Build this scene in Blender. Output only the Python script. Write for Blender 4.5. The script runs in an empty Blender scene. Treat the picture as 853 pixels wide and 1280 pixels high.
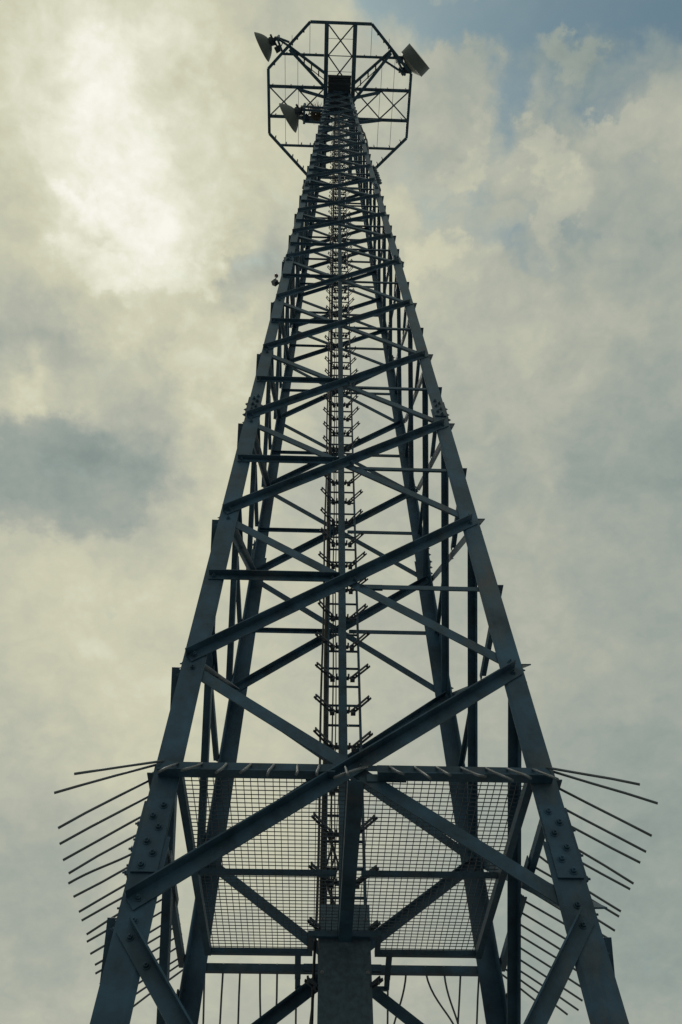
import bpy, math, random
from mathutils import Vector, Matrix
random.seed(7)
scene = bpy.context.scene
COL = scene.collection
R = math.radians
U = 1.32                     # metres per half tower width at the guard platform
EYE = 1.6
SLOPE = 0.02461
def zm(z): return z * U + EYE                      # tower units above the eye -> metres above ground
def hw(z): return U * (1 - SLOPE * ((z - EYE) / U - 2.581))   # half width of the tower at height z (metres)
def V(*a): return Vector(a)

# ------------------------------------------------------------------ materials
def mat(name, base, rough=.55, metal=0., var=.25, scale=6., dirt=None, dirt_amt=.0, bump=.0, spec=.4, rust=0.):
    m = bpy.data.materials.new(name); m.use_nodes = True
    nt = m.node_tree; N = nt.nodes; L = nt.links
    b = N['Principled BSDF']; b.inputs['Roughness'].default_value = rough
    b.inputs['Metallic'].default_value = metal
    b.inputs['Specular IOR Level'].default_value = spec
    tc = N.new('ShaderNodeTexCoord')
    n1 = N.new('ShaderNodeTexNoise'); n1.inputs['Scale'].default_value = scale; n1.inputs['Detail'].default_value = 7
    n1.inputs['Roughness'].default_value = .65
    L.new(tc.outputs['Object'], n1.inputs['Vector'])
    r = N.new('ShaderNodeValToRGB'); e = r.color_ramp.elements
    e[0].position = .3; e[1].position = .7
    e[0].color = (*[c * (1 - var) for c in base], 1); e[1].color = (*[min(1, c * (1 + var)) for c in base], 1)
    L.new(n1.outputs['Fac'], r.inputs['Fac'])
    out = r.outputs['Color']
    if dirt:
        mp = N.new('ShaderNodeMapping'); mp.inputs['Scale'].default_value = (1, 1, .35)
        L.new(tc.outputs['Object'], mp.inputs['Vector'])
        n2 = N.new('ShaderNodeTexNoise'); n2.inputs['Scale'].default_value = scale * .6; n2.inputs['Detail'].default_value = 9
        n2.inputs['Roughness'].default_value = .7
        L.new(mp.outputs['Vector'], n2.inputs['Vector'])
        r2 = N.new('ShaderNodeValToRGB'); f = r2.color_ramp.elements
        f[0].position = .56; f[0].color = (0, 0, 0, 1); f[1].position = .72; f[1].color = (dirt_amt,) * 3 + (1,)
        L.new(n2.outputs['Fac'], r2.inputs['Fac'])
        mx = N.new('ShaderNodeMix'); mx.data_type = 'RGBA'
        L.new(r2.outputs['Color'], mx.inputs['Factor']); L.new(out, mx.inputs['A']); mx.inputs['B'].default_value = (*dirt, 1)
        out = mx.outputs['Result']
    if rust:                                                 # small brown patches and runs
        mp2 = N.new('ShaderNodeMapping'); mp2.inputs['Scale'].default_value = (1.6, 1.6, .5); mp2.inputs['Location'].default_value = (3.3, 1.2, 7.7)
        L.new(tc.outputs['Object'], mp2.inputs['Vector'])
        n4 = N.new('ShaderNodeTexNoise'); n4.inputs['Scale'].default_value = 2.2; n4.inputs['Detail'].default_value = 10; n4.inputs['Roughness'].default_value = .72
        L.new(mp2.outputs['Vector'], n4.inputs['Vector'])
        r4 = N.new('ShaderNodeValToRGB'); q4 = r4.color_ramp.elements
        q4[0].position = .60; q4[0].color = (0, 0, 0, 1); q4[1].position = .74; q4[1].color = (rust,) * 3 + (1,)
        L.new(n4.outputs['Fac'], r4.inputs['Fac'])
        mx2 = N.new('ShaderNodeMix'); mx2.data_type = 'RGBA'
        L.new(r4.outputs['Color'], mx2.inputs['Factor']); L.new(out, mx2.inputs['A']); mx2.inputs['B'].default_value = (.10, .058, .036, 1)
        out = mx2.outputs['Result']
    L.new(out, b.inputs['Base Color'])
    mr = N.new('ShaderNodeMapRange'); mr.inputs['To Min'].default_value = rough - .12; mr.inputs['To Max'].default_value = rough + .15
    L.new(n1.outputs['Fac'], mr.inputs['Value']); L.new(mr.outputs['Result'], b.inputs['Roughness'])
    if bump:
        n3 = N.new('ShaderNodeTexNoise'); n3.inputs['Scale'].default_value = scale * 8; n3.inputs['Detail'].default_value = 5
        L.new(tc.outputs['Object'], n3.inputs['Vector'])
        bp = N.new('ShaderNodeBump'); bp.inputs['Strength'].default_value = bump; bp.inputs['Distance'].default_value = .004
        L.new(n3.outputs['Fac'], bp.inputs['Height']); L.new(bp.outputs['Normal'], b.inputs['Normal'])
    return m
M = dict(
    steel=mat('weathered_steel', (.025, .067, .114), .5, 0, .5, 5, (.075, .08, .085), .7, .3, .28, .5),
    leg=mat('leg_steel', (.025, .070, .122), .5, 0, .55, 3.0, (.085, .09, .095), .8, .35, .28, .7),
    galv=mat('galvanised_steel', (.085, .11, .135), .45, .2, .25, 9, None, 0, .2),
    galv_dark=mat('dull_galvanised_steel', (.058, .098, .138), .5, .1, .35, 22, (.10, .135, .16), .4, .3, .28),
    wire=mat('mesh_wire', (.03, .05, .075), .5, .2, .2, 9),
    bolt=mat('bolt_zinc', (.22, .24, .26), .4, .4, .25, 30),
    rubber=mat('cable_jacket', (.02, .025, .03), .6, 0, .2, 8),
    dish=mat('dish_paint', (.095, .118, .128), .55, 0, .12, 3, (.065, .078, .084), .5, 0, .25),
    pale=mat('pale_dish_paint', (.20, .22, .21), .55, 0, .1, 3, (.12, .13, .12), .4, 0, .25),
    radome=mat('radome_skin', (.52, .53, .48), .6, 0, .07, 3, (.3, .3, .26), .4),
    dark=mat('dark_fitting', (.022, .036, .058), .5, .1, .2, 9),
    twig=mat('dry_twig', (.045, .035, .028), .9, 0, .35, 9),
    red=mat('beacon_glass', (.10, .02, .02), .2, 0, .1, 5),
    concrete=mat('concrete', (.32, .31, .29), .85, 0, .2, 2, None, 0, .4),
    ground=mat('gravel_ground', (.22, .215, .20), .95, 0, .4, .7, (.10, .11, .07), .6, .5),
)

# ------------------------------------------------------------------ mesh builder
class MB:
    def __init__(s): s.v = []; s.f = []; s.smooth = []
    def add(s, vs, fs, smooth=False):
        o = len(s.v); s.v += [Vector(v) for v in vs]
        s.f += [tuple(i + o for i in f) for f in fs]; s.smooth += [smooth] * len(fs)
    def prism(s, prof, p0, p1, da, db):
        """profile (a,b) in the directions da, db swept from p0 to p1"""
        p0 = Vector(p0); p1 = Vector(p1); ax = (p1 - p0).normalized()
        da = Vector(da); da = (da - ax * da.dot(ax)).normalized()
        db = Vector(db); db = db - ax * db.dot(ax); db = (db - da * db.dot(da)).normalized()
        n = len(prof)
        vs = [p0 + da * a + db * b for a, b in prof] + [p1 + da * a + db * b for a, b in prof]
        fs = [(i, (i + 1) % n, n + (i + 1) % n, n + i) for i in range(n)]
        if da.cross(db).dot(ax) < 0: fs = [f[::-1] for f in fs]; caps = [tuple(range(n)), tuple(range(2 * n - 1, n - 1, -1))]
        else: caps = [tuple(range(n - 1, -1, -1)), tuple(range(n, 2 * n))]
        s.add(vs, fs + caps)
    def angle(s, p0, p1, da, db, wa, wb, t):
        s.prism([(0, 0), (wa, 0), (wa, t), (t, t), (t, wb), (0, wb)], p0, p1, da, db)
    def bar(s, p0, p1, w, h, up=(0, 0, 1)):
        """rectangular bar centred on the line, w across, h along up"""
        p0 = Vector(p0); p1 = Vector(p1); ax = (p1 - p0).normalized(); up = Vector(up)
        if abs(ax.dot(up.normalized())) > .98: up = Vector((0, 1, 0)) if abs(ax.y) < .9 else Vector((1, 0, 0))
        side = ax.cross(up).normalized()
        s.prism([(-w / 2, -h / 2), (w / 2, -h / 2), (w / 2, h / 2), (-w / 2, h / 2)], p0, p1, side, up)
    def box(s, c, sx, sy, sz, rot=None):
        c = Vector(c); rot = rot or Matrix.Identity(3)
        vs = [c + rot @ Vector((x * sx / 2, y * sy / 2, z * sz / 2)) for z in (-1, 1) for y in (-1, 1) for x in (-1, 1)]
        s.add(vs, [(0, 2, 3, 1), (4, 5, 7, 6), (0, 1, 5, 4), (2, 6, 7, 3), (0, 4, 6, 2), (1, 3, 7, 5)])
    def tube(s, pts, r, n=8, cap=True):
        pts = [Vector(p) for p in pts]; k = len(pts); vs = []; prev = None
        for i, p in enumerate(pts):
            t = (pts[min(i + 1, k - 1)] - pts[max(i - 1, 0)]).normalized()
            if prev is None:
                a = t.cross(Vector((0, 0, 1)) if abs(t.z) < .9 else Vector((1, 0, 0))).normalized()
            else: a = (prev - t * prev.dot(t)).normalized()
            prev = a; b = t.cross(a)
            rr = r[i] if isinstance(r, (list, tuple)) else r
            vs += [p + (a * math.cos(2 * math.pi * j / n) + b * math.sin(2 * math.pi * j / n)) * rr for j in range(n)]
        fs = [(i * n + j, i * n + (j + 1) % n, (i + 1) * n + (j + 1) % n, (i + 1) * n + j) for i in range(k - 1) for j in range(n)]
        s.add(vs, fs, n > 6)
        if cap:
            o = len(s.v) - k * n
            s.f += [tuple(o + j for j in range(n - 1, -1, -1)), tuple(o + (k - 1) * n + j for j in range(n))]; s.smooth += [False] * 2
    def lathe(s, prof, org, ax, n=32, smooth=True):
        """profile of (radius, distance along ax)"""
        org = Vector(org); ax = Vector(ax).normalized()
        a = ax.cross(Vector((0, 0, 1)) if abs(ax.z) < .9 else Vector((1, 0, 0))).normalized(); b = ax.cross(a)
        vs = []
        for r, d in prof:
            r = max(r, 1e-4)
            vs += [org + ax * d + (a * math.cos(2 * math.pi * j / n) + b * math.sin(2 * math.pi * j / n)) * r for j in range(n)]
        k = len(prof)
        s.add(vs, [(i * n + j, i * n + (j + 1) % n, (i + 1) * n + (j + 1) % n, (i + 1) * n + j) for i in range(k - 1) for j in range(n)], smooth)
    def hexbolt(s, p, nrm, r=.016, h=.014):
        s.lathe([(0, .001), (r * 1.5, .001), (r * 1.5, .005), (r * 1.05, .005)], p, nrm, 12, False)
        s.lathe([(r, .005), (r, .005 + h), (r * .8, .007 + h), (r * .45, .007 + h), (r * .42, .02 + h), (0, .021 + h)], p, nrm, 6, False)
    def build(s, name, m, parent=None):
        me = bpy.data.meshes.new(name)
        off = parent['origin'] if parent else (0, 0, 0)
        off = Vector(off)
        me.from_pydata([v - off for v in s.v], [], s.f)
        me.polygons.foreach_set('use_smooth', s.smooth); me.update()
        me.materials.append(m)
        o = bpy.data.objects.new(name, me); COL.objects.link(o)
        if parent: o.parent = parent; o['origin'] = list(off)
        else: o['origin'] = [0, 0, 0]
        return o
def tag(o, label=None, cat=None, group=None, kind=None):
    if label: o['label'] = label
    if cat: o['category'] = cat
    if group: o['group'] = group
    if kind: o['kind'] = kind
    return o
def thing(name, label, cat, loc=(0, 0, 0), group=None):
    o = bpy.data.objects.new(name, None); COL.objects.link(o); o.location = loc; o['origin'] = list(loc)
    o.empty_display_size = .3
    return tag(o, label, cat, group)

# ------------------------------------------------------------------ ground
g = MB(); S = 3000
g.add([(-S, -S, 0), (S, -S, 0), (S, S, 0), (-S, S, 0)], [(0, 1, 2, 3)])
tag(g.build('ground', M['ground']), kind='structure')

# ------------------------------------------------------------------ the lattice tower
NODE = [-.95, 1.861, 3.344, 4.858, 6.371, 7.914, 9.486, 11.125]
while len(NODE) < 22: NODE.append(NODE[-1] + 1.277)
NODE = [zm(z) for z in NODE]
TOP = NODE[-1] + .12
SPL = [zm(z) for z in (2.22, 6.67, 11.2, 15.7, 20.2, 24.7)]
LW = [.195, .172, .150, .132, .124, .116, .108]          # leg flange width, section by section
def legw(z):
    return LW[sum(z > q for q in SPL)]
LT = .017
ROT = [Matrix.Rotation(R(90 * k), 3, 'Z') for k in range(4)]
SL = SLOPE
NRM = Vector((0, -1, SL)).normalized()
def FP(k, u, z, off=0.):
    return ROT[k] @ (Vector((u, -hw(z), z)) + NRM * off)
FN = [r @ NRM for r in ROT]

tower = thing('lattice_tower', 'tall tapering dark blue-grey steel lattice tower of bolted angle bars', 'tower')
for k in range(4):                                       # the legs: one angle section each, vertex at the corner
    sx, sy = [(-1, -1), (1, -1), (1, 1), (-1, 1)][k]
    m = MB(); zs = [-.05] + SPL + [TOP]
    for i in range(len(zs) - 1):
        a, b = zs[i], zs[i + 1]
        p0 = V(sx * hw(a), sy * hw(a), a); p1 = V(sx * hw(b), sy * hw(b), b - (.001 if i < len(zs) - 2 else 0))
        w = LW[i]; e = w * .15
        m.prism([(0, 0), (w - e, 0), (w, .009), (w, LT), (LT, LT), (LT, w), (.009, w), (0, w - e)], p0, p1, (-sx, 0, 0), (0, -sy, 0))
    for z in NODE[1:]:                                   # bolts of the braces on both flanges
        w = legw(z)
        for q in (.062, -.062):
            if z < zm(13):
                m.hexbolt(V(sx * (hw(z) - w * .5), sy * (hw(z) + .001), z + q), (0, sy, SL), .015)
                m.hexbolt(V(sx * (hw(z) + .001), sy * (hw(z) - w * .5), z + q), (sx, 0, SL), .015)
    leg = m.build('leg', M['leg'], tower)
    for i, z in enumerate(SPL):                          # splice plates with their bolts
        w = LW[i] if i else .195
        h = .25 if i == 0 else .21
        p = MB()
        for ax in (0, 1):
            for side in ((1, -1) if False else (1,)):
                def pt(u, zz, o):
                    a = hw(zz)
                    return V(sx * (a - u), sy * (a + o), zz) if ax == 0 else V(sx * (a + o), sy * (a - u), zz)
                u0, u1, t = .012, w * .86, .016
                vs = [pt(u, zz, o) for o in (.001 + (i > 0) * .001, t) for zz in (z - h, z + h) for u in (u0, u1)]
                fl = [(0, 1, 3, 2), (4, 6, 7, 5), (0, 4, 5, 1), (2, 3, 7, 6), (0, 2, 6, 4), (1, 5, 7, 3)]
                p.add(vs, fl)
                nr = V(0, sy, 0) if ax == 0 else V(sx, 0, 0)
                for j in range(6):
                    zz = z + h * (.80 - j * .31) - (.02 if j > 2 else 0); uu = w * (.60 if j % 2 == 0 else .34)
                    p.hexbolt(pt(uu, zz, t), nr, .017 if i < 3 else .02, .016)
        p.build('splice_plate', M['leg'], leg)

def section(i):                                          # in-plane flange, standing flange, thickness of the braces in panel i
    return [(.095, .075, .010), (.092, .082, .010), (.088, .078, .009), (.082, .074, .009), (.078, .070, .008),
            (.074, .066, .008), (.070, .062, .008)][min(i, 6)] if i < 10 else ((.074, .064, .007) if i < 15 else (.070, .060, .006))
restA, restH = MB(), MB()
for i in range(len(NODE) - 1):
    z0, z1 = NODE[i], NODE[i + 1]; w0, w1 = legw(z0), legw(z1)
    f, so, t = section(i)
    ua0, ub1 = hw(z0) - w0 * .5, hw(z1) - w1 * .5
    d = .062 if i < 9 else .045
    zc = z0 + d + (z1 - z0 - 2 * d) * ua0 / (ua0 + ub1)      # height of the crossing
    for k in range(4):
        n = FN[k]
        def member(u0, za, u1, zb, outer, ext0, ext1, f=f, so=so, t=t):
            off = .0025 if outer else -(LT + .0025)
            p0, p1 = FP(k, u0, za, off), FP(k, u1, zb, off); ax = (p1 - p0).normalized()
            dn = n.cross(ax).normalized()
            if dn.z > 0: dn = -dn
            p0 = p0 - ax * ext0 - dn * f * .5; p1 = p1 + ax * ext1 - dn * f * .5
            m.angle(p0, p1, dn, n if outer else -n, f, so, t)
            return off
        last = i >= 12
        m = restA if last else MB()
        member(-ua0, z0 + d, ub1, z1 - d, True, .055, .055)            # outer brace rising to the right
        if i < 9:
            m.hexbolt(FP(k, -ua0, z0 + d, .0025 + t), n, .015); m.hexbolt(FP(k, ub1, z1 - d, .0025 + t), n, .015)
            m.hexbolt(FP(k, .03, zc, .0025 + t), n, .014)
        if not last: m.build('diagonal_brace', M['steel'], tower)
        m = restA if last else MB()
        if i == 0:                                                     # at the foot both braces bolt to the outside; this one is cut at the crossing
            for ua_, za_, ub_, zb_ in ((-ub1, z1 - d - .10, -.10, zc + (z1 - z0 - 2 * d) * .10 / (ua0 + ub1)), (ua0, z0 + d, .10, zc - (z1 - z0 - 2 * d) * .10 / (ua0 + ub1))):
                member(ua_, za_, ub_, zb_, True, .075, .0)
                for q in (0, .1):
                    m.hexbolt(FP(k, ua_ + (ub_ - ua_) * q, za_ + (zb_ - za_) * q, .0025 + t), n, .015)
        else:
            member(-ub1, z1 - d, ua0, z0 + d, False, .06, .06)         # inner brace falling to the right
        if not last: m.build('diagonal_brace', M['steel'], tower)
        if i == 1: continue                                            # the guard platform's beams stand here instead
        fh, sh, th = f * .74, so * .8, t * .9
        lastH = i >= 12
        wl = legw(zc)
        m = restH if lastH else MB()
        member(-(hw(zc) - wl * .5), zc + .01, -.10, zc + .01, True, .045, .0, fh, sh, th)
        if i < 9: m.hexbolt(FP(k, -(hw(zc) - wl * .5), zc + .01, .0025 + th), n, .014); m.hexbolt(FP(k, -.16, zc + .01, .0025 + th), n, .014)
        if not lastH: m.build('horizontal_brace', M['steel'], tower)
        m = restH if lastH else MB()
        member(.07, zc - .045, hw(zc) - wl * .5, zc - .045, False, 0, .06, fh * .8, sh * .75, th)
        q0, q1 = FP(k, .05, zc - .04, -LT - .018), FP(k, .27, zc - .04, -LT - .018)   # lug plate at the crossing
        m.bar(q0, q1, fh * 1.15, .008, n)
        if not lastH: m.build('horizontal_brace', M['steel'], tower)
tag(restA.build('diagonal_brace', M['steel'], tower), kind='stuff')
tag(restH.build('horizontal_brace', M['steel'], tower), kind='stuff')

# ------------------------------------------------------------------ anti-climb guard platform
ZG = zm(2.575); AG = hw(ZG)
guard = thing('anti_climb_guard', 'square anti-climb platform of wire mesh with outward steel spikes around the tower legs', 'anti-climb guard', (0, 0, ZG - .3))
for k in range(4):
    for s in (-1, 1):
        m = MB(); n = FN[k]; u0, u1 = .14 * s, (AG - .035) * s
        zb = ZG - .045 if k == 0 else ZG + .008
        a, b = FP(k, u0, zb, .003), FP(k, u1, zb, .003)
        m.angle(a, b, (0, 0, 1), n, .115 if k == 0 else .062, .085 if k == 0 else .05, .009)
        for q in (.06, .13):
            m.hexbolt(FP(k, u0 + s * q, zb + .045, .013), n, .016)
        m.hexbolt(FP(k, u1 - s * .06, zb + .045, .013), n, .015)
        m.box(ROT[k] @ V(u0 + s * .06, -AG + .012, zb + .03), .26, .008, .055, ROT[k])
        m.build('beam', M['steel'], guard)
def spike(p, dirv, l, bend=None):
    m = MB(); dirv = Vector(dirv).normalized(); r = .0085
    e = p + dirv * l
    pts = [p, p + dirv * l * .4 + V(random.uniform(-.003, .003), 0, random.uniform(-.002, .002)), p + dirv * l * .72, e + V(random.uniform(-.01, .01), random.uniform(-.01, .01), random.uniform(-.012, .006))]
    if bend is not None:
        pts = [p + dirv * l * q + bend * (q * q * (3 - 2 * q)) + V(0, 0, -.02 * math.sin(q * 5)) for q in [i / 12 for i in range(13)]]
    m.tube(pts, r, 8)
    return m.build('spike', M['galv'], guard)
for k in range(4):
    for j in range(16):
        u = -AG + .15 + j * (2 * AG - .3) / 15 + random.uniform(-.012, .012)
        tilt = R((42 if k == 0 else 35) + random.uniform(-1, 1)); sk = random.uniform(-.035, .035)
        if k in (0, 2) and j == 8: sk = -.35 if k == 0 else 0
        dv = ROT[k] @ V(sk, -math.cos(tilt), -math.sin(tilt))
        p = FP(k, u, ZG + .068, .0) + FN[k] * .004
        bend = None
        if k == 2 and j in (2, 3, 4, 9): bend = ROT[k] @ V({2: -.16, 3: -.30, 4: .13, 9: .05}[j], 0, .0)
        if (k, j) in ((1, 5), (3, 11)): bend = ROT[k] @ V(.08, 0, -.05)
        spike(p, dv, .69 + random.uniform(-.012, .012), bend)
for sx in (-1, 1):                                           # pairs that fan out over each corner
    for sy in (-1, 1):
        for (ox, oy, ax, ay, az, l) in ((.05, -.012, .80, .34, -.44, .60), (-.005, .03, .84, .22, -.50, .66)):
            spike(V(sx * (AG - ox), sy * (AG - oy), ZG + .075), V(sx * ax, sy * ay, az), l)
# floor: frame bars and two mesh halves with a cut-out for the ladder
ZF = ZG + .06
def fx(y): return .905 - (y + .93) * .028                    # frame half width in tower units at depth y
fr = MB()
def ub(a, b, w=.04, h=.045): fr.bar(V(a[0] * U, a[1] * U, ZF - h / 2 - .002), V(b[0] * U, b[1] * U, ZF - h / 2 - .002), w, h)
for s in (-1, 1):
    ub((s * .885, -.955), (s * .845, .80), .05, .06)
    ub((s * .86, .80), (s * .225, .80)); ub((s * .21, .815), (s * .21, .60)); ub((s * .225, .585), (s * .02, .585))
    ub((s * .86, -.075), (s * .07, -.075), .03, .035)
fr.build('floor_frame', M['steel'], guard)
cb = MB()
cb.prism([(-.052, 0), (-.052, -.09), (.052, -.09), (.052, 0), (.045, 0), (.045, -.083), (-.045, -.083), (-.045, 0)],
         V(0, -.985 * U, ZF - .004), V(0, .57 * U, ZF - .004), (1, 0, 0), (0, 0, 1))
cb.build('centre_beam', M['steel'], guard)
for s in (-1, 1):
    m = MB(); w = .0048; step = .0475
    x0, x1 = s * .045 * U, s * .872 * U
    n = int(abs(x1 - x0) / step)
    for i in range(n + 1):
        x = x0 + (x1 - x0) * i / n
        ye = (.795 if abs(x) > .215 * U else .58) * U
        j = random.uniform(-.0045, .0045)
        m.bar(V(x + j, -.935 * U, ZF + .004), V(x * .975 - j, ye, ZF + .004), w, w)
    y = -.935 * U; c = 0
    while y < .795 * U:
        xi = x0 if y < .58 * U else s * .215 * U
        j = random.uniform(-.0045, .0045)
        m.bar(V(xi, y, ZF + .004 + w), V(x1 * (1 - .016 * (y + 1.2) / 2), y + j, ZF + .004 + w), w, w)
        y += step
    m.build('mesh_panel', M['wire'], guard)
for s in (-1, 1):                                            # flat-bar hooks under the rear edge
    m = MB()
    m.bar(V(s * .285 * U, .78 * U, ZF - .05), V(s * .285 * U, 1.02 * U, ZF - .10), .05, .008)
    m.bar(V(s * .285 * U, 1.02 * U, ZF - .10), V(s * .285 * U, 1.10 * U, ZF - .13), .045, .012)
    m.bar(V(s * .29 * U, 1.09 * U, ZF - .13), V(s * .20 * U, 1.09 * U, ZF - .13), .03, .03)
    m.build('hook_bracket', M['steel'], guard)

# ------------------------------------------------------------------ ladder guard box
YB = .60 * U; WB = .158 * U; DB = .26; HB = zm(2.80)
lg = thing('ladder_guard', 'upright grey galvanised sheet-metal guard box boxing in the foot of the ladder', 'ladder guard', (0, YB, 0))
m = MB(); t = .004
m.prism([(-WB, 0), (WB, 0), (WB, DB), (WB - t, DB), (WB - t, t), (-WB + t, t), (-WB + t, DB), (-WB, DB)], V(0, YB, .35), V(0, YB, HB), (1, 0, 0), (0, 1, 0))
m.build('sheet_cover', M['galv_dark'], lg)
m = MB()
for zz in (HB - .12, ZG - .25, ZG - .9, 1.2):
    for s in (-1, 1):
        m.hexbolt(V(s * WB * .86, YB - .001, zz), (0, -1, 0), .009, .008)
m.build('fixing_bolt', M['bolt'], lg)

# ------------------------------------------------------------------ ladder, cable post, cables
def yl(z): return hw(z) - .24 * U
zl0, zl1 = .4, NODE[-1] - .1
lad = thing('access_ladder', 'long narrow steel access ladder running up inside the rear face of the tower', 'ladder', (0, yl(zl0), zl0))
for x, w in ((-.128 * U, .045), (.142 * U, .026)):
    m = MB(); m.bar(V(x, yl(zl0), zl0), V(x, yl(zl1), zl1), w, .05, (0, 1, 0)); m.build('stile', M['steel'], lad)
nr = int((zl1 - zl0 - .3) / .265); rest = MB()
for i in range(nr):
    z = zl0 + .3 + i * .265
    m = rest if i >= 95 else MB()
    m.tube([V(-.115 * U, yl(z), z), V(.135 * U, yl(z), z)], .0135, 8)
    if i < 95: m.build('rung', M['steel'], lad)
tag(rest.build('rung', M['steel'], lad), kind='stuff')
m = MB(); zr = zm(5.98)
for i in range(9): m.bar(V(-.12 * U, yl(zr) - .07 - i * .012, zr), V(.135 * U, yl(zr) - .07 - i * .012, zr), .004, .012)
for i in range(22): m.bar(V(-.12 * U + i * .0155, yl(zr) - .06, zr), V(-.12 * U + i * .0155, yl(zr) - .18, zr), .004, .01)
m.bar(V(-.125 * U, yl(zr) - .185, zr), V(.14 * U, yl(zr) - .185, zr), .03, .03)
m.build('rest_step', M['galv_dark'], lad)

post = thing('cable_post', 'slender perforated steel post with paired slanting cable arms standing in front of the ladder', 'cable post', (0, yl(.4) - .12, .4))
m = MB(); P0, P1 = V(.0, yl(.4) - .12, .4), V(.0, yl(zl1) - .10, zl1)
m.prism([(-.045, 0), (.045, 0), (.045, .05), (.038, .05), (.038, .007), (-.038, .007), (-.038, .05), (-.045, .05)], P0, P1, (1, 0, 0), (0, 1, 0))
m.build('post', M['steel'], post)
nb = int((zl1 - 3.2) / .47); rest = MB()
slots = MB()
for i in range(nb):
    z = 3.2 + i * .47 + random.uniform(-.02, .02); tt = (z - P0.z) / (P1.z - P0.z); c = P0.lerp(P1, tt)
    slots.lathe([(0, .0015), (.012, .0015), (.012, .003), (0, .003)], c + V(0, 0, .2), (0, -1, 0), 8, False)
    m = MB()
    m.box(c + V(0, .028, 0), .14, .04, .022)
    for s in (-1, 1):
        m.box(c + V(s * .066, .0, 0), .02, .06, .03)
        a = c + V(s * .08, .03, .0); b = c + V(s * random.uniform(.265, .295), -.17 + random.uniform(-.02, .02), .05 + random.uniform(-.015, .02))
        m.bar(a, b, .010, .024); m.bar(a + V(s * .022, .03, .0), b + V(s * .022, .03, .0), .010, .024)
        for q in ((.3, .9) if s > 0 else (.2, .45, .7, .95)):
            pq = a.lerp(b, q) + V(s * .01, .015, random.uniform(-.01, .01)); m.box(pq, .018, .05, .026 if s > 0 else .04)
        m.box(c + V(s * .11, .03, -.01), .05, .05, .045)
    m.build('cable_arm', M['dark'], post)
slots.build('slot', M['dark'], post)
CG = 'coaxial cables clipped to the cable arms'
for n_, (dx, dy, rad, lab, zt) in enumerate((
        (-.185, -.01, .024, 'thickest black coaxial cable, outermost beside the left ladder stile', zl1 - 1),
        (-.232, -.075, .012, 'thin black coaxial cable clipped at the outer tips of the left cable arms', zm(26.2)),
        (-.108, -.03, .008, 'thin black cable in the gap just left of the perforated post', zl1 - .4),
        (-.075, -.015, .006, 'thinnest dark wire hanging closest to the perforated post', zl1 - .6))):
    m = MB(); pts = []; z = 2.4; ph = random.random() * 6
    while z < zt:
        wob = .02 if z < zm(2.6) else .005
        pts.append(V(dx * (1 - .1 * z / 40) + math.sin(z * 2.1 + ph) * wob, yl(z) + dy + math.cos(z * 1.7 + ph) * wob, z)); z += .29
    m.tube(pts, rad, 7)
    tag(m.build('coaxial_cable', M['rubber']), lab, 'cable', CG)
m = MB()
for n_ in range(3):
    pts = []; 
    for q in range(15):
        z = zm(2.78) + q * .055
        pts.append(V(-.14 + n_ * .03 + math.sin(q * .7 + n_) * .03, yl(z) - .08 + math.cos(q * .9 + n_ * 2) * .03, z))
    m.tube(pts, .009, 6)
tag(m.build('cable_slack', M['rubber']), 'tangle of slack black cable above the guard box behind the mesh', 'cable')

# ------------------------------------------------------------------ octagonal antenna frame at the top
ZR = zm(29.0); AP = 2.245 * U; HE = .94 * U
oct_ = [(-HE, -AP), (HE, -AP), (AP, -HE), (AP, HE), (HE, AP), (-HE, AP), (-AP, HE), (-AP, -HE)]
ring = thing('antenna_frame', 'flat octagonal steel frame ringing the tower head, crossed by beams and thin guard wires', 'antenna frame', (0, 0, ZR))
def rb(a, b, w=.105, h=.10, dz=0., name='cross_beam', mm='steel'):
    q = MB(); q.bar(V(a[0], a[1], ZR + dz), V(b[0], b[1], ZR + dz), w, h); return q.build(name, M[mm], ring)
for i in range(8):
    a, b = oct_[i], oct_[(i + 1) % 8]
    rb(a, b, .115, .10, .0 if i % 2 else .004, 'ring_beam')
BX = .435 * U
Y1, Y2, Y3, Y4 = -1.36 * U, -.45 * U, .42 * U, 1.28 * U
def xlim(y): return AP if abs(y) < HE else AP - (abs(y) - HE)
for s in (-1, 1):
    rb((s * BX, -AP + .06), (s * BX, AP - .06), .17, .14, -.013)
    for y in (Y1, Y2, Y3, Y4):
        rb((s * (BX + .09), y), (s * (xlim(y) - .05), y), .12 if y in (Y2, Y3) else .09, .10, .008)
def xb(x0, y0, x1, y1, w=.05):
    q = MB(); q.bar(V(x0, y0, ZR - .02), V(x1, y1, ZR - .02), w, .05); q.bar(V(x0, y1, ZR + .035), V(x1, y0, ZR + .035), w, .05)
    q.build('cross_brace', M['steel'], ring)
xb(-BX + .08, -AP + .08, BX - .08, Y1 - .0); xb(-BX + .08, Y1, BX - .08, Y2 - .02)
rb((-BX + .09, Y1), (BX - .09, Y1), .03, .04, .0)
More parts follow.
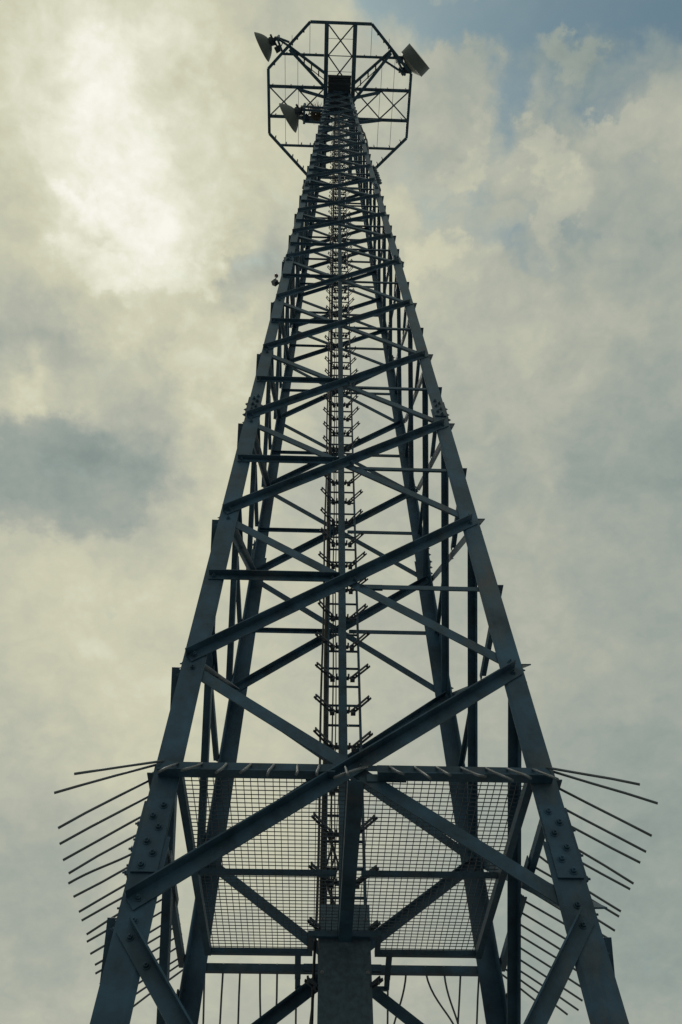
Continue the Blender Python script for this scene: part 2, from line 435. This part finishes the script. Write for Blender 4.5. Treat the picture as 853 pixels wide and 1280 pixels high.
for s in (-1, 1):
    xm = (BX + AP) / 2
    xb(s * (BX + .09), Y2 + .05, s * xm, Y3 - .05); xb(s * xm, Y2 + .05, s * (AP - .06), Y3 - .05)
    q = MB()                                                  # struts out to the antenna corners, with a thin feeder beside
    cx_, cy_ = s * (AP + HE) / 2 * .985, -(AP + HE) / 2 * .985
    q.bar(V(cx_, cy_, ZR - .11), V(s * BX, -.86 * U if s < 0 else -.6 * U, ZR - .11), .11, .08); q.build('strut', M['steel'], ring)
    q = MB(); q.bar(V(cx_, cy_ + .08, ZR - .2), V(s * BX * 1.05, -.48 * U if s < 0 else -.12 * U, ZR - .2), .12, .08); q.build('strut', M['steel'], ring)
    q = MB(); q.bar(V(s * xm * .96, Y2 + .08, ZR - .09), V(s * BX, Y2 + .30, ZR - .35), .12, .08); q.build('strut', M['steel'], ring)
    q = MB(); q.bar(V(s * xm * 1.05, Y3 - .02, ZR - .09), V(s * BX, Y3 + .12, ZR - .3), .13, .09); q.build('strut', M['steel'], ring)
    q = MB(); a = V(cx_, cy_, ZR - .17); b = V(s * BX, (-.80 if s < 0 else -.53) * U, ZR - .17); off = V(0, .17, 0)
    q.tube([a + off, a.lerp(b, .5) + off * 1.1, b + off, b + V(-s * .02, .4, -.3)], .018, 6)
    for w_ in (.2, .4, .6, .8):
        c = a.lerp(b, w_); q.bar(c, c + V(0, .22, -.03), .05, .05)
    q.build('feeder_cable', M['rubber'], ring)
def stanchion(x, y, h=.52):
    q = MB(); q.bar(V(x, y, ZR + .06), V(x, y, ZR + h), .05, .05); q.bar(V(x, y, ZR + h - .05), V(x, y, ZR + h + .16), .028, .028)
    q.bar(V(x, y, ZR + .06), V(x, y, ZR - .10), .045, .045)
    q.build('stanchion', M['dark'], ring)
for s in (-1, 1):
    for y, xs in ((Y1, (.20, .50, .80, .93)), (Y2, (.18, .40, .62, .97)), (Y4, (.30, .52, .9)), (Y3, (.92,))):
        for q in xs:
            x = BX + .1 + (xlim(y) - .08 - BX - .1) * q
            stanchion(s * x, y + .0)
    for q in (.15, .3, .42, .85):
        stanchion(s * (HE + (AP - HE) * q), -AP + (AP - HE) * q + .1, .12)
        stanchion(s * (HE + (AP - HE) * q), AP - (AP - HE) * q - .1, .3)
for s in (-1, 1):
    for x, y0, y1 in ((.95, -AP, Y1), (1.32, Y1, Y2), (1.72, Y1, Y2), (1.30, Y2, Y3), (1.30, Y3, Y4), (1.72, Y3, Y4), (1.72, Y2, Y3), (1.5, -1.9 * U, Y1)):
        wr = MB(); wr.tube([V(s * x * U, y0 + .04, ZR + .06), V(s * x * U, y1 - .04, ZR + .06)], .0085, 6); wr.build('guard_wire', M['wire'], ring)
for y in (-1.82, -.92):
    wr = MB(); wr.tube([V(-BX, y * U, ZR + .05), V(BX, y * U, ZR + .05)], .009, 6); wr.build('guard_wire', M['wire'], ring)
dk = MB()                                                     # small deck at the very top
dk.box(V(0, -.24 * U, ZR - .005), 2 * BX - .19, 1.16 * U, .03)
for y in (-.8, -.6, -.35, -.1): dk.bar(V(-BX + .09, y * U, ZR - .055), V(BX - .09, y * U, ZR - .055), .09, .07)
dk.box(V(.0, -.72 * U, ZR - .05), 2 * BX - .22, .03, .10)
dk.build('head_deck', M['dark'], ring)
cabn = thing('equipment_cabinet', 'dark equipment box fixed under the small deck at the tower head', 'cabinet', (0, -.15 * U, ZR - .5))
m = MB(); m.box(V(-.04, -.2 * U, ZR - .3), .55, .5, .36); m.box(V(-.04, -.2 * U, ZR - .49), .5, .45, .02); m.build('case', M['dark'], cabn)
m = MB(); m.box(V(-.04, -.2 * U - .26, ZR - .3), .42, .02, .26); m.tube([V(.1, -.2 * U - .28, ZR - .35), V(.1, -.2 * U - .28, ZR - .25)], .012, 6); m.build('door', M['steel'], cabn)

# ------------------------------------------------------------------ dishes
def dish(label, rim, ax, rad, dep, polep, tie):
    rim = Vector(rim); ax = Vector(ax).normalized(); side = V(-ax.y, ax.x, 0); up = V(0, 0, 1)
    d = thing('microwave_dish', label, 'dish', tuple(rim - ax * dep), 'microwave dishes on the tower head')
    m = MB(); pr = [(rad * math.sqrt(max(0, 1 - q)), -dep * q) for q in [0, .03, .1, .2, .35, .5, .65, .8, .92, .98, 1]]
    m.lathe([(rad * .985, .0), (rad, .012), (rad * 1.01, .0)] + pr, rim, ax, 40)
    m.lathe([(rad * .985 * math.sqrt(max(0, 1 - q)), -dep * q * .97 + .002) for q in [0, .1, .3, .6, .9, 1]], rim, ax, 40)
    m.build('reflector', M['dish'], d)
    m = MB(); m.lathe([(.02, -dep * .95), (.02, .02), (.06, .03), (.06, .05), (0, .05)], rim, ax, 12); m.build('feed_horn', M['dark'], d)
    b = rim - ax * dep
    m = MB(); m.lathe([(.16, .03), (.18, -.02), (.17, -.09), (.08, -.12), (.08, -.2)], b, ax, 16)
    for q in (-.26, .0, .26):
        m.bar(b + ax * .04 + up * q * .8 + side * .02, b - ax * .30 + up * q * .5, .06, .06)
    m.bar(b - ax * .12 - side * .2, b - ax * .12 + side * .24, .07, .09); m.box(b - ax * .26, .14, .14, .3); m.build('mounting_bracket', M['dark'], d)
    m = MB(); rot = Matrix(((ax.x, side.x, 0), (ax.y, side.y, 0), (0, 0, 1)))
    c = b - ax * .16 - side * -.0 + side * -.36
    m.box(c, .24, .2, .26, rot)
    for i in range(5): m.box(c + up * (-.1 + i * .05), .27, .23, .012, rot)
    m.tube([c - ax * .1, c - ax * .25 + side * .1, c - ax * .3 + side * .3 - up * .1], .02, 6)
    m.bar(c, b - ax * .15, .06, .06)
    m.build('radio_unit', M['dark'], d)
    pp_ = b - ax * .34
    m = MB(); m.tube([pp_ - up * .62, pp_ + up * .62], .055, 12); m.build('pole', M['steel'], d)
    m = MB()
    for i, (a_, b_) in enumerate(tie(pp_)): m.tube([a_, b_], .045, 8)
    m.bar(pp_ - up * .45, pp_ + up * .4, .06, .10); m.build('support_arm', M['steel'], d)
    return d
import mathutils
dish('grey microwave dish on the left upper corner of the octagonal frame, beyond the ring', V(-2.455 * U, -1.50 * U, zm(29.25)), (-.88, .474, 0), .60, .42, None,
     lambda p: [(p - V(0, 0, .3), V(-(AP + HE) / 2 + .1, -(AP + HE) / 2 + .08, ZR - .02)), (p - V(0, 0, .05), V(-(AP + HE) / 2, -(AP + HE) / 2 - .12, ZR + .03)),
                (p - V(0, 0, .4), V(-(AP + HE) / 2 - .25, -(AP + HE) / 2 + .3, ZR))])
dish('grey microwave dish held on arms off the tower leg, below and inside the octagonal frame', V(-1.51 * U, .02 * U, zm(26.4)), (-.84, .54, 0), .60, .42, None,
     lambda p: [(p + V(0, dy, q), V(-hw(p.z + q) + .02, p.y + dy + .02, p.z + q)) for dy, q in ((.04, .3), (.06, -.3), (.48, -.25))] + [(p + V(0, -.1, -.27), p + V(0, .56, -.27))])
def drum():
    ax = V(.69, -.72, 0).normalized(); side = V(-ax.y, ax.x, 0); up = V(0, 0, 1); rad = .63
    f = V(2.49 * U, -1.42 * U, zm(29.2))
    d = thing('microwave_dish', 'pale drum-shaped shrouded dish on the right upper corner of the octagonal frame', 'dish', tuple(f - ax * .8), 'microwave dishes on the tower head')
    m = MB(); m.lathe([(rad * .99, .0), (rad * 1.012, .0), (rad * 1.012, -.02), (rad, -.022), (rad, -.43), (rad * 1.01, -.435), (rad * 1.01, -.45), (rad * .97, -.455)], f, ax, 48, False)
    m.build('shroud', M['dish'], d)
    m = MB(); m.lathe([(rad * .985, .001), (rad * .5, .012), (0, .014)], f, ax, 48); m.build('radome', M['radome'], d)
    m = MB(); m.lathe([(rad * .97, -.455), (rad * .8, -.50), (rad * .55, -.58), (rad * .32, -.63), (.17, -.64), (.17, -.7), (0, -.7)], f, ax, 40); m.build('reflector', M['pale'], d)
    b = f - ax * .68; m = MB()
    m.box(b, .3, .3, .4); m.bar(b - side * .4, b + side * .15, .12, .12); m.bar(b, b - ax * .32, .12, .14)
    m.box(b - side * .48 - ax * .02, .26, .22, .3); m.box(b - ax * .18 - side * .12, .3, .2, .26)
    for i in range(4): m.box(b - side * .48 + up * (-.1 + .06 * i), .29, .25, .012)
    m.build('mounting_bracket', M['dark'], d)
    pp_ = b - ax * .2; m = MB(); m.tube([pp_ - up * .55, pp_ + up * .55], .057, 12); m.build('pole', M['steel'], d)
    m = MB(); c = V((AP + HE) / 2, -(AP + HE) / 2, ZR)
    m.tube([pp_ - up * .2, c + V(-.1, -.1, 0)], .04, 8); m.tube([pp_ - up * .3, c + V(.1, .1, 0)], .04, 8)
    m.tube([pp_ - up * .3, c + V(-.4, .35, -.1)], .045, 8); m.build('support_arm', M['steel'], d)
drum()

# ------------------------------------------------------------------ small things on the legs
z = zm(10.32); a = hw(z); c = V(-a - .075 * U, -a + .10, z)
lamp = thing('obstruction_lamp', 'small ball-shaped obstruction lamp on a box bracket outside the left front leg', 'lamp', tuple(c))
m = MB(); rot = Matrix.Rotation(R(45), 3, 'Y') @ Matrix.Rotation(R(20), 3, 'X'); m.box(c, .085, .08, .085, rot); m.bar(c, V(-a + .01, -a + .10, z - .02), .03, .03); m.build('bracket_box', M['dark'], lamp)
m = MB(); m.tube([c + V(0, 0, .04), c + V(0, -.01, .3)], .012, 8); m.build('stem', M['dark'], lamp)
m = MB(); m.lathe([(.036 * math.sin(math.pi * q / 10), .34 - .036 * math.cos(math.pi * q / 10)) for q in range(11)], c, (0, 0, 1), 14); m.build('bulb', M['red'], lamp)

m = MB(); c = V(-.70 * U, -.02 * U, zm(27.0))
for i in range(240):
    th, ph = random.uniform(0, 6.283), random.uniform(-.5, 1.0)
    dv = V(math.cos(th) * math.cos(ph), math.sin(th) * math.cos(ph), math.sin(ph)); r0 = random.uniform(.02, .16)
    p = c + V(math.cos(th + 1.2) * r0, math.sin(th + 1.2) * r0, random.uniform(-.12, .06))
    l = random.uniform(.14, .42) * (1.25 if dv.y < 0 else .9)
    m.tube([p, p + dv * l * .5 + V(random.uniform(-.03, .03), random.uniform(-.03, .03), 0), p + dv * l], [.008, .006, .003], 4)
m.lathe([(.02, -.14), (.14, -.12), (.20, -.02), (.19, .06), (.1, .05), (.02, .0)], c, (0, 0, 1), 14)
tag(m.build('bird_nest', M['twig']), 'ragged bird nest of twigs lodged against the tower beside the lower dish', 'bird nest')

m = MB()
pts = []
for q in range(40):
    z = zm(24.0) - q * .2; a = hw(z)
    pts.append(V(a + .05 + .10 * math.sin(min(1, q / 30) * math.pi), -a + .22 + .02 * math.sin(q), z))
m.tube(pts, .028, 7)
tag(m.build('coaxial_cable', M['rubber']), 'black cable bowing outward beside the right front leg below the octagonal frame', 'cable')
coil = MB(); 
for q in range(7):
    z = zm(18.1) - q * .30; a = hw(z); c = V(a + .09 + random.uniform(-.02, .03), -a + .2, z)
    ring_pts = [c + V(math.cos(w) * .07, math.sin(w) * .05, math.sin(w) * .12) for w in [i * .6283 + q for i in range(11)]]
    coil.tube(ring_pts, .022, 6)
    coil.bar(c + V(-.09, 0, 0), c + V(.02, 0, .05), .04, .05)
coil.tube([V(hw(zm(18.3)) + .1, -hw(zm(18.3)) + .2, zm(18.4)), V(hw(zm(16.2)) + .1, -hw(zm(16.2)) + .2, zm(16.1))], .02, 6)
tag(coil.build('cable_coil', M['galv_dark']), 'grey loops of slack cable tied along the right front leg near the top', 'cable coil')

# ------------------------------------------------------------------ camera
f_px, TH, ROLL, YAW, X0, D0 = 1022.83, .957145, -.00724, -.038369, -.196302, 4.41014
cam = bpy.data.cameras.new('camera'); co = bpy.data.objects.new('camera', cam); COL.objects.link(co); scene.camera = co
Rt = V(math.cos(YAW), math.sin(YAW), 0); Fh = V(-math.sin(YAW), math.cos(YAW), 0); Zp = V(0, 0, 1)
view = Fh * math.cos(TH) + Zp * math.sin(TH); upv = Zp * math.cos(TH) - Fh * math.sin(TH)
cr, sr = math.cos(ROLL), math.sin(ROLL)
Xc = Rt * cr + upv * sr; Yc = upv * cr - Rt * sr
mw = Matrix((Xc, Yc, -view)).transposed().to_4x4(); mw.translation = V(X0 * U, -D0 * U, EYE)
co.matrix_world = mw
cam.sensor_fit = 'HORIZONTAL'; cam.sensor_width = 36; cam.lens = f_px / 853 * 36
cam.clip_start = .05; cam.clip_end = 8000

# ------------------------------------------------------------------ sky: clear sky above broken cloud, and a veiled sun
SUN_EL, SUN_AZ = R(70.5), R(-35.2)                            # azimuth measured from +Y towards +X
w = bpy.data.worlds.new('World'); scene.world = w; w.use_nodes = True
nt = w.node_tree; N = nt.nodes; L = nt.links; bg = N['Background']; bg.inputs['Strength'].default_value = .1
def out_(x): return x
def mth(op, a, b=None, c=None, clamp=False):
    n = N.new('ShaderNodeMath'); n.operation = op; n.use_clamp = clamp
    for i, x in enumerate((a, b, c)):
        if x is None: continue
        if isinstance(x, (int, float)): n.inputs[i].default_value = x
        else: L.new(x, n.inputs[i])
    return n.outputs[0]
def vm(op, a, b=None, scale=None):
    n = N.new('ShaderNodeVectorMath'); n.operation = op
    for i, x in enumerate((a, b)):
        if x is None: continue
        if isinstance(x, tuple): n.inputs[i].default_value = x
        else: L.new(x, n.inputs[i])
    if scale is not None:
        if isinstance(scale, (int, float)): n.inputs['Scale'].default_value = scale
        else: L.new(scale, n.inputs['Scale'])
    return n.outputs['Value'] if op in ('LENGTH', 'DISTANCE') else n.outputs[0]
def noise(vec, scale, detail, rough, off=(0, 0, 0), col=False, dist=0.):
    n = N.new('ShaderNodeTexNoise'); n.inputs['Scale'].default_value = scale; n.inputs['Detail'].default_value = detail
    n.inputs['Roughness'].default_value = rough; n.inputs['Distortion'].default_value = dist
    L.new(vm('ADD', vec, off), n.inputs['Vector'])
    return n.outputs['Color'] if col else n.outputs[0]
tc = N.new('ShaderNodeTexCoord'); sep = N.new('ShaderNodeSeparateXYZ'); L.new(tc.outputs['Generated'], sep.inputs[0])
zc_ = mth('MAXIMUM', sep.outputs['Z'], 0.0)
inv = mth('DIVIDE', 1.0, mth('ADD', zc_, .35))
cmb = N.new('ShaderNodeCombineXYZ'); L.new(mth('MULTIPLY', sep.outputs['X'], inv), cmb.inputs[0]); L.new(mth('MULTIPLY', sep.outputs['Y'], inv), cmb.inputs[1])
P = cmb.outputs[0]                                            # the cloud layer seen as a plane overhead
wc = vm('SUBTRACT', noise(P, 7, 4, .55, (3.1, 1.7, 0), True), (.5, .5, .5))
wc2 = vm('SUBTRACT', noise(P, 24, 5, .6, (9.1, 4.7, 0), True), (.5, .5, .5))
PW = vm('ADD', vm('ADD', P, vm('SCALE', wc, None, .11)), vm('SCALE', wc2, None, .07))
LUM = [(-0.183, 0.153, 0.164, 0.174, 0.31), (-0.164, 0.1, 0.069, 0.057, 0.11), (-0.152, 0.207, 0.089, 0.057, 0.1), (-0.275, 0.44, 0.131, 0.057, -0.08), (-0.162, 0.452, 0.048, 0.051, -0.13), (-0.222, 0.378, 0.083, 0.049, -0.13), (-0.269, 0.365, 0.044, 0.029, 0.25), (-0.28, 0.315, 0.071, 0.032, -0.18), (-0.279, 0.225, 0.04, 0.055, -0.07), (-0.227, 0.703, 0.188, 0.194, 0.18), (-0.373, 0.962, 0.124, 0.188, -0.15), (-0.093, 0.428, 0.04, 0.078, 0.22), (-0.131, 0.552, 0.051, 0.039, 0.05), (-0.074, 0.244, 0.03, 0.037, -0.28), (0.093, 0.103, 0.039, 0.035, -0.1), (0.097, 0.245, 0.047, 0.037, 0.08), (0.376, 0.451, 0.162, 0.269, -0.18), (0.424, 1.033, 0.271, 0.292, -0.25), (0.262, 0.196, 0.067, 0.074, -0.12), (0.19, 0.066, 0.099, 0.039, -0.26), (-0.065, 0.951, 0.132, 0.189, 0.1), (-0.024, 0.073, 0.044, 0.039, -0.1)]
BLUE = [(0.258, 0.032, 0.1, 0.026, 1.1), (0.105, 0.041, 0.092, 0.019, 1.0), (0.227, 0.098, 0.076, 0.041, 0.5), (0.141, 0.113, 0.014, 0.045, 0.65), (0.16, 0.227, 0.035, 0.014, 0.45), (0.231, 0.198, 0.048, 0.018, 0.45), (-0.076, 0.244, 0.021, 0.035, 0.25), (0.038, 0.055, 0.056, 0.027, 0.4), (0.077, 0.185, 0.024, 0.039, 0.4), (0.13, 0.189, 0.028, 0.027, 0.25), (0.14, 0.068, 0.037, 0.022, 0.35)]
PUFF = [(0.096, 0.095, 0.03, 0.036, 0.06), (0.115, 0.151, 0.023, 0.025, 0.07), (0.178, 0.139, 0.026, 0.026, 0.13), (0.2, 0.179, 0.027, 0.041, 0.08), (0.097, 0.244, 0.033, 0.027, 0.1), (0.061, 0.205, 0.028, 0.041, 0.05), (0.279, 0.243, 0.063, 0.068, 0.08), (0.188, 0.074, 0.039, 0.018, 0.04), (0.246, 0.124, 0.045, 0.018, 0.02), (0.171, 0.286, 0.088, 0.045, 0.02)]
HEAD = [(-0.292, 0.45, 0.151, 0.074, -0.2), (-0.172, 0.117, 0.045, 0.056, 0.07), (-0.145, 0.211, 0.055, 0.034, 0.05), (-0.193, 0.246, 0.049, 0.028, 0.09), (-0.125, 0.255, 0.033, 0.024, 0.09), (-0.211, 0.192, 0.033, 0.024, 0.07), (-0.223, 0.16, 0.029, 0.041, 0.05), (-0.105, 0.333, 0.038, 0.047, 0.08), (0.304, 0.405, 0.092, 0.077, -0.06), (0.28, 0.594, 0.094, 0.121, 0.03), (0.408, 0.821, 0.102, 0.141, -0.04), (-0.279, 0.607, 0.093, 0.07, 0.04)]
def patches(lst, start):
    acc = start
    for x, y, rx, ry, a in lst:
        d = vm('MULTIPLY', vm('SUBTRACT', PW, (x, y, 0)), (1 / rx, 1 / ry, 0))
        r2 = vm('DOT_PRODUCT', d, d)
        n = r2.node; r2 = n.outputs['Value']
        e = mth('POWER', 2.0, mth('MULTIPLY', r2, -1.2))
        acc = mth('MULTIPLY_ADD', e, a, acc)
    return acc
wc3 = vm('SUBTRACT', noise(P, 60, 5, .6, (1.1, 3.7, 0), True), (.5, .5, .5))
PE = vm('ADD', vm('ADD', PW, vm('SCALE', wc2, None, .025)), vm('SCALE', wc3, None, .03))
def puffs(acc, lst, gain=None):                                  # cloud heads with a crisper, ragged edge
    for x, y, rx, ry, a in lst:
        r = vm('LENGTH', vm('MULTIPLY', vm('SUBTRACT', PE, (x, y, 0)), (1 / rx, 1 / ry, 0)))
        m_ = N.new('ShaderNodeMapRange'); m_.interpolation_type = 'SMOOTHERSTEP'; L.new(r, m_.inputs['Value'])
        m_.inputs['From Min'].default_value = 1.18 if a > -.12 else 1.12; m_.inputs['From Max'].default_value = .5 if a > -.12 else .58
        acc = mth('MULTIPLY_ADD', m_.outputs[0], gain if gain else a, acc)
    return acc
n1 = noise(P, 9, 8, .58, (1.3, 5.2, .4), dist=.3); n2 = noise(P, 26, 8, .6, (7.7, 2.2, .9), dist=.4)
n3 = noise(P, 70, 7, .6, (2.7, 8.2, .3), dist=.2)
pf = mth('ABSOLUTE', mth('SUBTRACT', noise(PW, 13, 3, .45, (4.4, 6.1, .2)), .5))     # billows: rounded puffs between dark creases
base = mth('ADD', mth('MULTIPLY', mth('SUBTRACT', n1, .5), .36), mth('MULTIPLY', mth('SUBTRACT', n2, .5), .30))
base = mth('ADD', base, mth('MULTIPLY', mth('SUBTRACT', n3, .5), .08))
base = mth('ADD', base, mth('MULTIPLY', mth('SUBTRACT', pf, .10), .40))
am = N.new('ShaderNodeMapRange'); L.new(vm('LENGTH', vm('SUBTRACT', P, (0, .1, 0))), am.inputs['Value'])   # the layer turns smooth and even away from the sun
am.inputs['From Min'].default_value = .25; am.inputs['From Max'].default_value = .65; am.inputs['To Min'].default_value = 1.; am.inputs['To Max'].default_value = .62
base = mth('MULTIPLY', base, am.outputs[0])
lum = puffs(puffs(patches(LUM, mth('ADD', base, .50)), PUFF), HEAD)
rmp = N.new('ShaderNodeValToRGB'); L.new(lum, rmp.inputs['Fac'])
def srgb(r, g, b):
    q = [c / 255 for c in (r, g, b)]; return tuple(c / 12.92 if c <= .04045 else ((c + .055) / 1.055) ** 2.4 for c in q) + (1,)
els = rmp.color_ramp.elements
els[0].position = .0; els[0].color = srgb(117, 130, 128); els[1].position = 1.; els[1].color = srgb(249, 246, 236)
for p_, c_ in ((.25, (149, 160, 153)), (.354, (163, 169, 159)), (.5, (182, 184, 168)), (.67, (204, 203, 178)), (.746, (213, 212, 188)), (.9, (235, 234, 216))):
    e = els.new(p_); e.color = srgb(*c_)
cloud = vm('SCALE', rmp.outputs['Color'], None, 10.0)
sky = N.new('ShaderNodeTexSky'); sky.sky_type = 'NISHITA'; sky.sun_disc = False
sky.sun_elevation = SUN_EL; sky.sun_rotation = SUN_AZ; sky.air_density = 1.; sky.dust_density = 2.
gap = vm('ADD', vm('MULTIPLY', sky.outputs[0], (.36, .48, .45)), (.22, .6, .85))
bl = mth('ADD', puffs(patches(BLUE, 0.0), PUFF, -.38), mth('MULTIPLY', mth('SUBTRACT', n2, .5), .9))
bl = mth('SUBTRACT', bl, mth('MULTIPLY', mth('SUBTRACT', n1, .5), .6))
bl = mth('SUBTRACT', bl, mth('MULTIPLY', mth('SUBTRACT', pf, .10), 1.2))
mr = N.new('ShaderNodeMapRange'); mr.interpolation_type = 'SMOOTHSTEP'; mr.inputs['From Min'].default_value = .12; mr.inputs['From Max'].default_value = 1.05
mr.inputs['To Max'].default_value = .84; L.new(bl, mr.inputs['Value'])
mx = N.new('ShaderNodeMix'); mx.data_type = 'RGBA'; L.new(mr.outputs[0], mx.inputs['Factor']); L.new(cloud, mx.inputs['A']); L.new(gap, mx.inputs['B'])
L.new(mx.outputs['Result'], bg.inputs['Color'])
sl = bpy.data.lights.new('sun', 'SUN'); sl.energy = 1.0; sl.angle = R(14); sl.color = (1, .95, .84)
so_ = bpy.data.objects.new('sun', sl); COL.objects.link(so_)
sd = V(math.sin(SUN_AZ) * math.cos(SUN_EL), math.cos(SUN_AZ) * math.cos(SUN_EL), math.sin(SUN_EL))
so_.rotation_euler = sd.to_track_quat('Z', 'Y').to_euler(); so_.location = (0, 0, 60)

for o in list(bpy.data.objects):
    if 'origin' in o: del o['origin']
vs = scene.view_settings; vs.view_transform = 'Standard'; vs.look = 'None'; vs.exposure = 0; vs.gamma = 1; vs.use_curve_mapping = False
scene.render.engine = 'CYCLES'; scene.cycles.use_denoising = True; scene.cycles.max_bounces = 6
